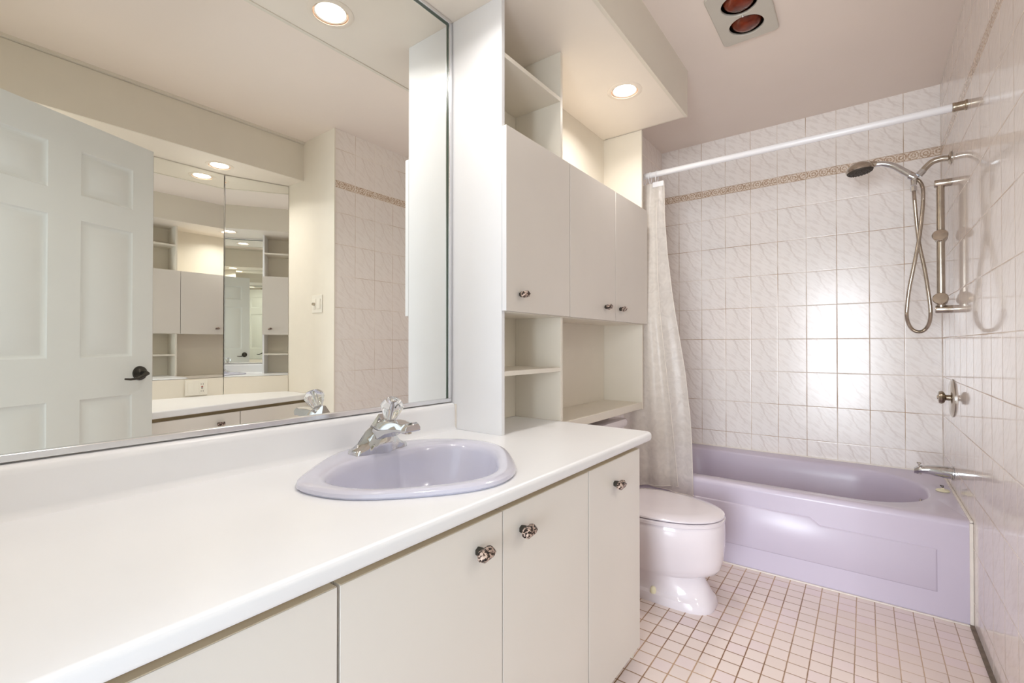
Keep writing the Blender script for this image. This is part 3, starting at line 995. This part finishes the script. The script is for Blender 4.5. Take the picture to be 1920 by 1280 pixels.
vl = thing('shower_valve', 'round nickel shower valve plate with faceted knob on the right wall', 'valve', (XR, YF, 0.82))
RY = Matrix.Rotation(-PI / 2, 4, 'Y')
MB().lathe([(0.088, 0.001), (0.088, 0.004), (0.078, 0.009), (0.040, 0.013), (0.022, 0.014), (0.001, 0.014)], Matrix.Translation(Vector((XR, YF, 0.820))) @ RY, 48).build('plate', M['nickel'], vl)
k = MB().lathe([(0.014, 0.012), (0.013, 0.024), (0.014, 0.026), (0.026, 0.031), (0.031, 0.040), (0.027, 0.050), (0.014, 0.053), (0.001, 0.054)], Matrix.Translation(Vector((XR, YF, 0.821))) @ RY, 10, smooth=False).build('knob', M['nickel_dark'], vl)
MB().lathe([(0.009, 0.052), (0.008, 0.056), (0.001, 0.057)], Matrix.Translation(Vector((XR, YF, 0.821))) @ RY, 16).build('cap', M['nickel'], k)


def smooth_path(P, n=12):
    P = [Vector(p) for p in P]
    P = [2 * P[0] - P[1]] + P + [2 * P[-1] - P[-2]]
    r = []
    for i in range(1, len(P) - 2):
        for j in range(n):
            t = j / n
            a, b_, c, d = P[i - 1], P[i], P[i + 1], P[i + 2]
            r.append(0.5 * ((2 * b_) + (c - a) * t + (2 * a - 5 * b_ + 4 * c - d) * t * t + (3 * b_ - a - 3 * c + d) * t ** 3))
    r.append(P[-2])
    return r


sh = thing('hand_shower', 'nickel shower arm holding a hand shower with its looping metal hose', 'shower', (XR, YF, 1.94))
b = MB()
b.tube(smooth_path([(1.494, YF, 1.937), (1.465, YF, 1.940), (1.435, YF, 1.934), (1.412, YF, 1.914), (1.392, YF, 1.888)]), 0.0135, 18)
b.build('arm', M['nickel'], sh)
MB().lathe([(0.030, 0.001), (0.030, 0.003), (0.026, 0.008), (0.013, 0.012), (0.011, 0.012)], Matrix.Translation(Vector((XR, YF, 1.937))) @ RY, 36).build('flange', M['nickel'], sh)
b = MB()
b.tube([(1.402, YF, 1.900), (1.384, YF, 1.880)], 0.0155, 20)
b.tube([(1.352, YF, 1.886), (1.376, YF, 1.867)], [0.019, 0.0165], 20)
b.tube([(1.366, YF, 1.872), (1.3665, YF, 1.836)], [0.014, 0.012], 18)
b.build('holder', M['chrome'], sh)
b = MB()
b.lathe([(0.0125, 0.0), (0.0125, 0.022), (0.010, 0.024)], Matrix.Translation(Vector((1.3665, YF, 1.808))), 8, smooth=False)
b.build('hose_nut', M['chrome'], sh)
hp = smooth_path([(1.222, YF, 1.970), (1.252, YF, 1.966), (1.290, YF, 1.947), (1.330, YF, 1.911), (1.362, YF, 1.880), (1.374, YF, 1.862)])
b = MB()
b.tube(hp, [0.0125 + 0.0055 * i / len(hp) for i in range(len(hp))], 18)
hs = b.build('hand_shower_handle', M['chrome'], sh)
T = Matrix.Translation(Vector((1.155, YF, 1.985))) @ Matrix.Rotation(math.radians(-7), 4, 'Y')
MB().lathe([(0.001, 0.012), (0.014, 0.011), (0.034, 0.004), (0.051, -0.010), (0.059, -0.024), (0.0595, -0.031), (0.056, -0.036)], T, 40).build('shower_head', M['nickel'], sh)
MB().tube([(1.200, YF, 1.974), (1.228, YF, 1.972)], [0.019, 0.0135], 18).build('neck', M['nickel'], sh)
b = MB()
b.lathe([(0.056, -0.036), (0.053, -0.043), (0.032, -0.047), (0.001, -0.048)], T, 40)
for rr_, cnt in ((0.045, 22), (0.030, 14), (0.016, 8)):
    for i in range(cnt):
        a = 2 * PI * i / cnt
        b.lathe([(0.0028, 0.0), (0.0022, -0.006), (0.0008, -0.0065)], T @ Matrix.Translation(Vector((rr_ * math.cos(a), rr_ * math.sin(a), -0.041 if rr_ > 0.035 else -0.044))), 8)
b.build('nozzle_face', M['slot'], sh)
hose = smooth_path([(1.3665, YF, 1.810), (1.3695, YF + 0.004, 1.760), (1.377, YF + 0.012, 1.655), (1.387, YF + 0.014, 1.545), (1.404, YF + 0.008, 1.43), (1.416, YF, 1.32), (1.4235, YF - 0.003, 1.225), (1.418, YF - 0.004, 1.170), (1.401, YF - 0.004, 1.137), (1.380, YF - 0.004, 1.129), (1.357, YF - 0.004, 1.142),
                    (1.341, YF - 0.006, 1.178), (1.337, YF - 0.008, 1.225), (1.346, YF - 0.012, 1.330), (1.365, YF - 0.014, 1.450), (1.382, YF - 0.010, 1.560), (1.393, YF - 0.006, 1.66), (1.400, YF, 1.755), (1.399, YF, 1.815), (1.388, YF, 1.850), (1.372, YF, 1.866)], 26)
rads = [0.0086 if i % 2 else 0.0076 for i in range(len(hose))]
MB().tube(hose, rads, 12).build('hose', M['nickel'], sh)

sb = thing('slide_bar', 'vertical nickel slide bar with two round sliders on the right tiled wall', 'shower rail', (XR, YF, 1.23))
BX = 1.461
b = MB()
b.tube([(BX, YF, 1.236), (BX, YF, 1.826)], 0.0155, 20)
b.build('bar', M['nickel'], sb)
for z in (1.824, 1.233):
    MB().tube([(1.4995, YF, z), (1.444, YF, z + 0.001), (1.440, YF, z + 0.001)], [0.0180, 0.0185, 0.0170], 20).build('bracket', M['nickel'], sb)
for z in (1.572, 1.276):
    T = Matrix.Translation(Vector((BX, YF, z))) @ Matrix.Rotation(math.radians(72), 4, 'X') @ Matrix.Rotation(math.radians(-10), 4, 'Y')
    MB().lathe([(0.021, -0.020), (0.024, -0.014), (0.024, 0.014), (0.029, 0.017), (0.029, 0.024), (0.026, 0.027), (0.001, 0.029)], T, 36).build('slider', M['nickel'], sb)

# ------------------------------------------------------------------ shower rod and curtain
RYY, RZ = -0.785, 2.010
rd = thing('shower_rod', 'white straight shower curtain rod across the tub under the ceiling', 'curtain rod', (0.76, RYY, RZ))
MB().tube([(0.020, RYY, RZ), (1.458, RYY, RZ)], 0.0158, 24).build('tube', M['rod'], rd)
MB().tube([(1.456, RYY, RZ), (1.460, RYY, RZ), (1.466, RYY, RZ), (1.492, RYY, RZ), (1.495, RYY, RZ), (1.4995, RYY, RZ)], [0.0165, 0.0185, 0.0175, 0.0175, 0.020, 0.020], 24).build('end_fitting', M['nickel_dark'], rd)
MB().tube([(0.0185, RYY, RZ), (0.024, RYY, RZ), (0.045, RYY, RZ)], [0.018, 0.018, 0.0155], 24).build('end_fitting', M['rod'], rd)

cu = thing('shower_curtain', 'translucent frosted shower curtain gathered at the left end of the tub', 'shower curtain', (0.25, -0.83, 0.30))


def interp(tab, z):
    tab = sorted(tab)
    if z <= tab[0][0]:
        return tab[0][1]
    for (a, x0), (c, x1) in zip(tab, tab[1:]):
        if z <= c:
            t = (z - a) / (c - a)
            return x0 + (x1 - x0) * t
    return tab[-1][1]


def drape(name, right, left, z0fn, z1, ybase, amp, folds, phase, flare=0.05, yamp_top=0.35):
    NU, NV = 90, 60
    b = MB()
    g = []
    for j in range(NV + 1):
        row = []
        for i in range(NU + 1):
            u = i / NU
            zb = z0fn(u)
            z = zb + (z1 - zb) * j / NV
            v = (z1 - z) / (z1 - 0.3)
            xr, xl = interp(right, z), interp(left, z)
            x = xl + (xr - xl) * u
            y = RYY + 0.0 + (ybase - RYY) * min(1.0, v * 2.2) + amp * (yamp_top + (1 - yamp_top) * v) * math.sin(u * folds * 2 * PI + phase + 0.7 * v * math.sin(3 * u)) + 0.0015 * math.sin(9 * v + 7 * u) * v
            row.append(b.bm.verts.new((x, y, z)))
        g.append(row)
    for j in range(NV):
        for i in range(NU):
            f = b.bm.faces.new((g[j][i], g[j][i + 1], g[j + 1][i + 1], g[j + 1][i]))
            f.smooth = True
    edge = [tuple(row[-1].co) for row in g]
    low = [tuple(v.co) for v in g[0]]
    o = b.build(name, M['curtain'], cu)
    MB().tube([Vector(p) + Vector((0, -0.0005, 0)) for p in edge], 0.0016, 6).build('hem', M['hem'], o)
    MB().tube([Vector(p) + Vector((0, -0.0005, 0)) for p in low], 0.0016, 6).build('hem', M['hem'], o)
    return o


drape('curtain_panel', [(0.34, 0.402), (0.75, 0.362), (1.1, 0.325), (1.43, 0.288), (1.76, 0.268), (1.96, 0.268)], [(0.3, 0.10), (1.96, 0.12)],
      lambda u: 0.300 + 0.035 * u, 1.962, -0.876, 0.012, 2.4, 0.4)
drape('curtain_liner', [(0.30, 0.474), (0.57, 0.468), (0.70, 0.460), (0.92, 0.437), (1.14, 0.402), (1.34, 0.366), (1.56, 0.333), (1.76, 0.312), (1.90, 0.306), (1.97, 0.300)], [(0.3, 0.14), (1.97, 0.15)],
      lambda u: 0.325 - 0.030 * u, 1.962, -0.8665, 0.0055, 3.1, 2.0)
for i, x in enumerate((0.135, 0.165, 0.195, 0.225, 0.262)):
    b = MB()
    ring = [(x + 0.002 * math.sin(a), RYY + 0.022 * math.cos(a), RZ - 0.0132 + 0.0318 * math.sin(a)) for a in [2 * PI * k / 20 for k in range(20)]]
    b.tube(ring + [ring[0]], 0.0018, 8)
    b.build('hook', M['rod'], cu)
MB().box(0.240, 0.300, RYY - 0.006, RYY + 0.002, 1.938, 1.966).build('header_tab', M['rod'], cu, 0.001)

# ------------------------------------------------------------------ open six-panel door
DW, DH = 0.724, 1.972
hx, hy = 1.212, -3.242
dr = thing('door_1', 'open white six-panel door with a dark lever handle, seen in the big mirror', 'door', (hx, hy, 0))
dr['kind'] = 'structure'
dv = Vector((0.413, 0.911, 0)).normalized()
nv = Vector((-dv.y, dv.x, 0))           # face turned to the big mirror
DM = Matrix(((dv.x, nv.x, 0, hx), (dv.y, nv.y, 0, hy), (0, 0, 1, 0), (0, 0, 0, 1)))


def door_leaf():
    b = MB()
    th = 0.035
    # stile and rail grid: along s (0 hinge .. DW), z
    ss = [0, DW - 0.63, DW - 0.419, DW - 0.305, DW - 0.095, DW]
    zs = [0.008, 0.215, 0.843, 1.013, 1.575, 1.678, 1.858, DH + 0.008]
    for i in range(5):
        for j in range(7):
            panel = (i in (1, 3)) and (j in (1, 3, 5))
            s0, s1_, z0, z1 = ss[i], ss[i + 1], zs[j], zs[j + 1]
            for side in (0, 1):
                yf = 0.0 if side == 0 else -th
                sg = -1 if side == 0 else 1     # inward
                def P(s_, z_, d):
                    return DM @ Vector((s_, yf + sg * d, z_))
                if not panel:
                    f = b.bm.faces.new([b.bm.verts.new(P(*q)) for q in ((s0, z0, 0), (s1_, z0, 0), (s1_, z1, 0), (s0, z1, 0))])
                else:
                    prof = [(0, 0), (0.006, 0.007), (0.012, 0.010), (0.018, 0.010), (0.042, 0.0015)]
                    R = []
                    for ins, dep in prof:
                        R.append([b.bm.verts.new(P(*q)) for q in ((s0 + ins, z0 + ins, dep), (s1_ - ins, z0 + ins, dep), (s1_ - ins, z1 - ins, dep), (s0 + ins, z1 - ins, dep))])
                    for a, c in zip(R, R[1:]):
                        for k in range(4):
                            b.bm.faces.new((a[k], a[(k + 1) % 4], c[(k + 1) % 4], c[k]))
                    b.bm.faces.new(R[-1])
    # edges
    for (s0, s1_, z0, z1) in ((0, 0, zs[0], zs[-1]), (DW, DW, zs[0], zs[-1])):
        b.bm.faces.new([b.bm.verts.new(DM @ Vector(q)) for q in ((s0, 0, z0), (s0, -th, z0), (s0, -th, z1), (s0, 0, z1))])
    for z in (zs[0], zs[-1]):
        b.bm.faces.new([b.bm.verts.new(DM @ Vector(q)) for q in ((0, 0, z), (DW, 0, z), (DW, -th, z), (0, -th, z))])
    bmesh.ops.remove_doubles(b.bm, verts=b.bm.verts, dist=0.0002)
    return b


door_leaf().build('leaf', M['door'], dr)
for side in (1, -1):
    off = 0.0 if side == 1 else -0.035
    C0 = DM @ Vector((DW - 0.060, off, 0.937))
    T = Matrix.Translation(C0) @ DM.to_3x3().to_4x4() @ Matrix.Rotation(-PI / 2 * side, 4, 'X')
    b = MB()
    b.lathe([(0.033, 0.0), (0.031, 0.007), (0.014, 0.010), (0.010, 0.014), (0.010, 0.040), (0.001, 0.042)], T, 28)
    b.tube([DM @ Vector(q) for q in ((DW - 0.060, off + side * 0.045, 0.937), (DW - 0.075, off + side * 0.050, 0.931), (DW - 0.105, off + side * 0.048, 0.917), (DW - 0.135, off + side * 0.044, 0.914), (DW - 0.158, off + side * 0.043, 0.917))], [0.010, 0.008, 0.006, 0.005, 0.004], 14)
    b.build('lever_handle', M['bronze'], dr)
for z in (0.2, 1.0, 1.78):
    MB().tube([DM @ Vector((-0.004, -0.017, z - 0.04)), DM @ Vector((-0.004, -0.017, z + 0.04))], 0.006, 12).build('hinge', M['nickel'], dr)

# ------------------------------------------------------------------ second vanity in the alcove
CZ2 = 0.743
alc = [(XM + 0.028, YJ - 0.0015), (1.775, YJ - 0.0015), (1.545, -2.62), (1.545, YB + 0.015), (XM + 0.028, YB + 0.015)]
c2 = slab_with_holes('countertop', M['counter'], alc, [], CZ2 - 0.018, 0.036, 0.008)
tag(c2, 'white countertop in the alcove below the mirrored doors, seen in the big mirror', 'countertop')
cb2 = thing('base_cabinet', 'white alcove cabinet with flat drawer fronts under the second countertop', 'cabinet', (1.9, -2.5, 0), 'alcove cabinets')
A_ = Vector((1.800, YJ - 0.003, 0))
B_ = Vector((1.572, -2.62, 0))
ax = (B_ - A_).normalized()
an = Vector((ax.y, -ax.x, 0))
if an.x > 0:
    an = -an
FMx = Matrix(((ax.x, an.x, 0, A_.x), (ax.y, an.y, 0, A_.y), (0, 0, 1, 0), (0, 0, 0, 1)))
b = MB()
b.rings([[(XM + 0.026, YJ - 0.003, z), (A_.x + 0.02, A_.y, z), (B_.x + 0.02, B_.y, z), (1.592, YB + 0.02, z), (XM + 0.026, YB + 0.02, z)] for z in (0.0, CZ2 - 0.037)], True, True, False)
b.build('carcass', M['rail'], cb2)
for i, (s0, s1_) in enumerate(((0.004, 0.490), (0.496, 0.96))):
    d = MB().box(s0, s1_, 0.0, 0.016, 0.06, 0.688, mtx=FMx).build('door', M['cab'], cb2)
    if i == 1:
        kp = FMx @ Vector((0.620, 0.016, 0.637))
        T = Matrix.Translation(kp) @ FMx.to_3x3().to_4x4() @ Matrix.Rotation(-PI / 2, 4, 'X')
        kk = MB().lathe([(0.009, 0.0), (0.010, 0.012), (0.010, 0.02)], T, 6, smooth=False).build('knob', M['bronze'], d)
        f = MB()
        f.box(-0.020, 0.020, -0.010, 0.010, 0.020, 0.028, mtx=T)
        f.build('knob_face', M['speckle'], kk, 0.002)

# mirrored doors of the alcove
MZ0b, MZ1b = 0.857, SF2 - 0.002
LMx = Matrix.Translation(Vector((XM - 0.012, -2.018, 0))) @ Matrix.Rotation(math.radians(0.95), 4, 'Z')
for (y0, y1, lab) in ((-2.018, -2.398, 'tall flat mirror panel in the alcove, middle one beside the hinged panel'), (-2.400, -2.90, 'tall alcove mirror panel farthest from the light switch, behind the open door')):
    m_ = thing('alcove_mirror', lab, 'mirror', (XM, (y0 + y1) / 2, MZ0b), 'alcove mirrors')
    MB().box(0.0, 0.004, y1 + 2.018 + 0.001, y0 + 2.018 - 0.001, MZ0b, MZ1b, mtx=LMx).build('glass', M['mirror'], m_)
    MB().box(0.004, 0.012, y1 + 2.018 + 0.002, y0 + 2.018 - 0.002, MZ0b, MZ1b, mtx=LMx).build('backing', M['cab_in'], m_)
ANG = math.radians(17.3)
m_ = thing('alcove_mirror', 'tall alcove mirror panel angled inward next to the light switch wall', 'mirror', (XM, -2.015, MZ0b), 'alcove mirrors')
PX = Vector((XM - 0.014, -2.015, 0))
du = Vector((-math.sin(ANG), math.cos(ANG), 0))
dn = Vector((-math.cos(ANG), -math.sin(ANG), 0))
RMx = Matrix(((du.x, dn.x, 0, PX.x), (du.y, dn.y, 0, PX.y), (0, 0, 1, 0), (0, 0, 0, 1)))
PL = (abs(PX.y - YJ) - 0.003) / math.cos(ANG)
MB().box(0.0, PL, -0.004, 0.0, MZ0b, MZ1b - 0.001, mtx=RMx).build('glass', M['mirror'], m_)
MB().box(0.0015, PL - 0.002, -0.018, -0.004, MZ0b, MZ1b - 0.001, mtx=RMx).build('backing', M['cab_in'], m_)
MB().box(0.0, 0.005, 0.0, 0.002, MZ0b, MZ1b - 0.001, mtx=RMx).build('edge_strip', M['chrome'], m_)
# cream wall below the mirrors
b = MB()
b.box(-0.002, 0.012, -1.38, 0.0, CZ2, MZ0b - 0.002, mtx=LMx)
b.box(XM + 0.005, XM + 0.03, YB, -2.018, CZ2, MZ0b - 0.002)
b.box(0.0, PL, -0.03, 0.002, CZ2, MZ0b - 0.002, mtx=RMx)
struct(b.build('trim_3', M['paint']))

# ------------------------------------------------------------------ electrical plates
sw = thing('light_switch', 'ivory double switch plate on the cream wall of the alcove', 'switch', (1.69, YJ, 1.33))
y = YJ
MB().box(1.628, 1.748, y - 0.006, y - 0.0003, 1.277, 1.393).build('plate', M['plastic'], sw, 0.003)
MB().box(1.645, 1.678, y - 0.011, y - 0.005, 1.302, 1.368).build('rocker', M['plastic'], sw, 0.002)
MB().box(1.699, 1.732, y - 0.0085, y - 0.005, 1.302, 1.368).build('timer_base', M['plastic'], sw, 0.001)
MB().tube([(1.715, y - 0.006, 1.335), (1.715, y - 0.022, 1.335)], [0.011, 0.009], 20).build('timer_knob', M['nickel'], sw)

ou = thing('power_outlet', 'ivory plate with blank rocker and ground-fault outlet above the alcove counter', 'outlet', (XM, -2.16, 0.80))
xo = XM - 0.0165
MB().box(xo - 0.006, xo - 0.0002, -2.236, -2.112, 0.752, 0.848).build('plate', M['plastic'], ou, 0.002)
MB().box(xo - 0.009, xo - 0.0055, -2.222, -2.190, 0.768, 0.834).build('rocker', M['plastic'], ou, 0.001)
oc = MB().box(xo - 0.009, xo - 0.0055, -2.160, -2.128, 0.766, 0.836).build('receptacle', M['plastic'], ou, 0.001)
for zz in (0.776, 0.820):
    for yy in (-2.151, -2.139):
        MB().box(xo - 0.0096, xo - 0.0088, yy, yy + 0.002, zz - 0.004, zz + 0.005).build('slot', M['slot'], oc)
MB().box(xo - 0.0105, xo - 0.0088, -2.149, -2.139, 0.802, 0.807).build('reset_button', M['red'], oc)
MB().box(xo - 0.0105, xo - 0.0088, -2.149, -2.139, 0.793, 0.798).build('test_button', M['slot'], oc)
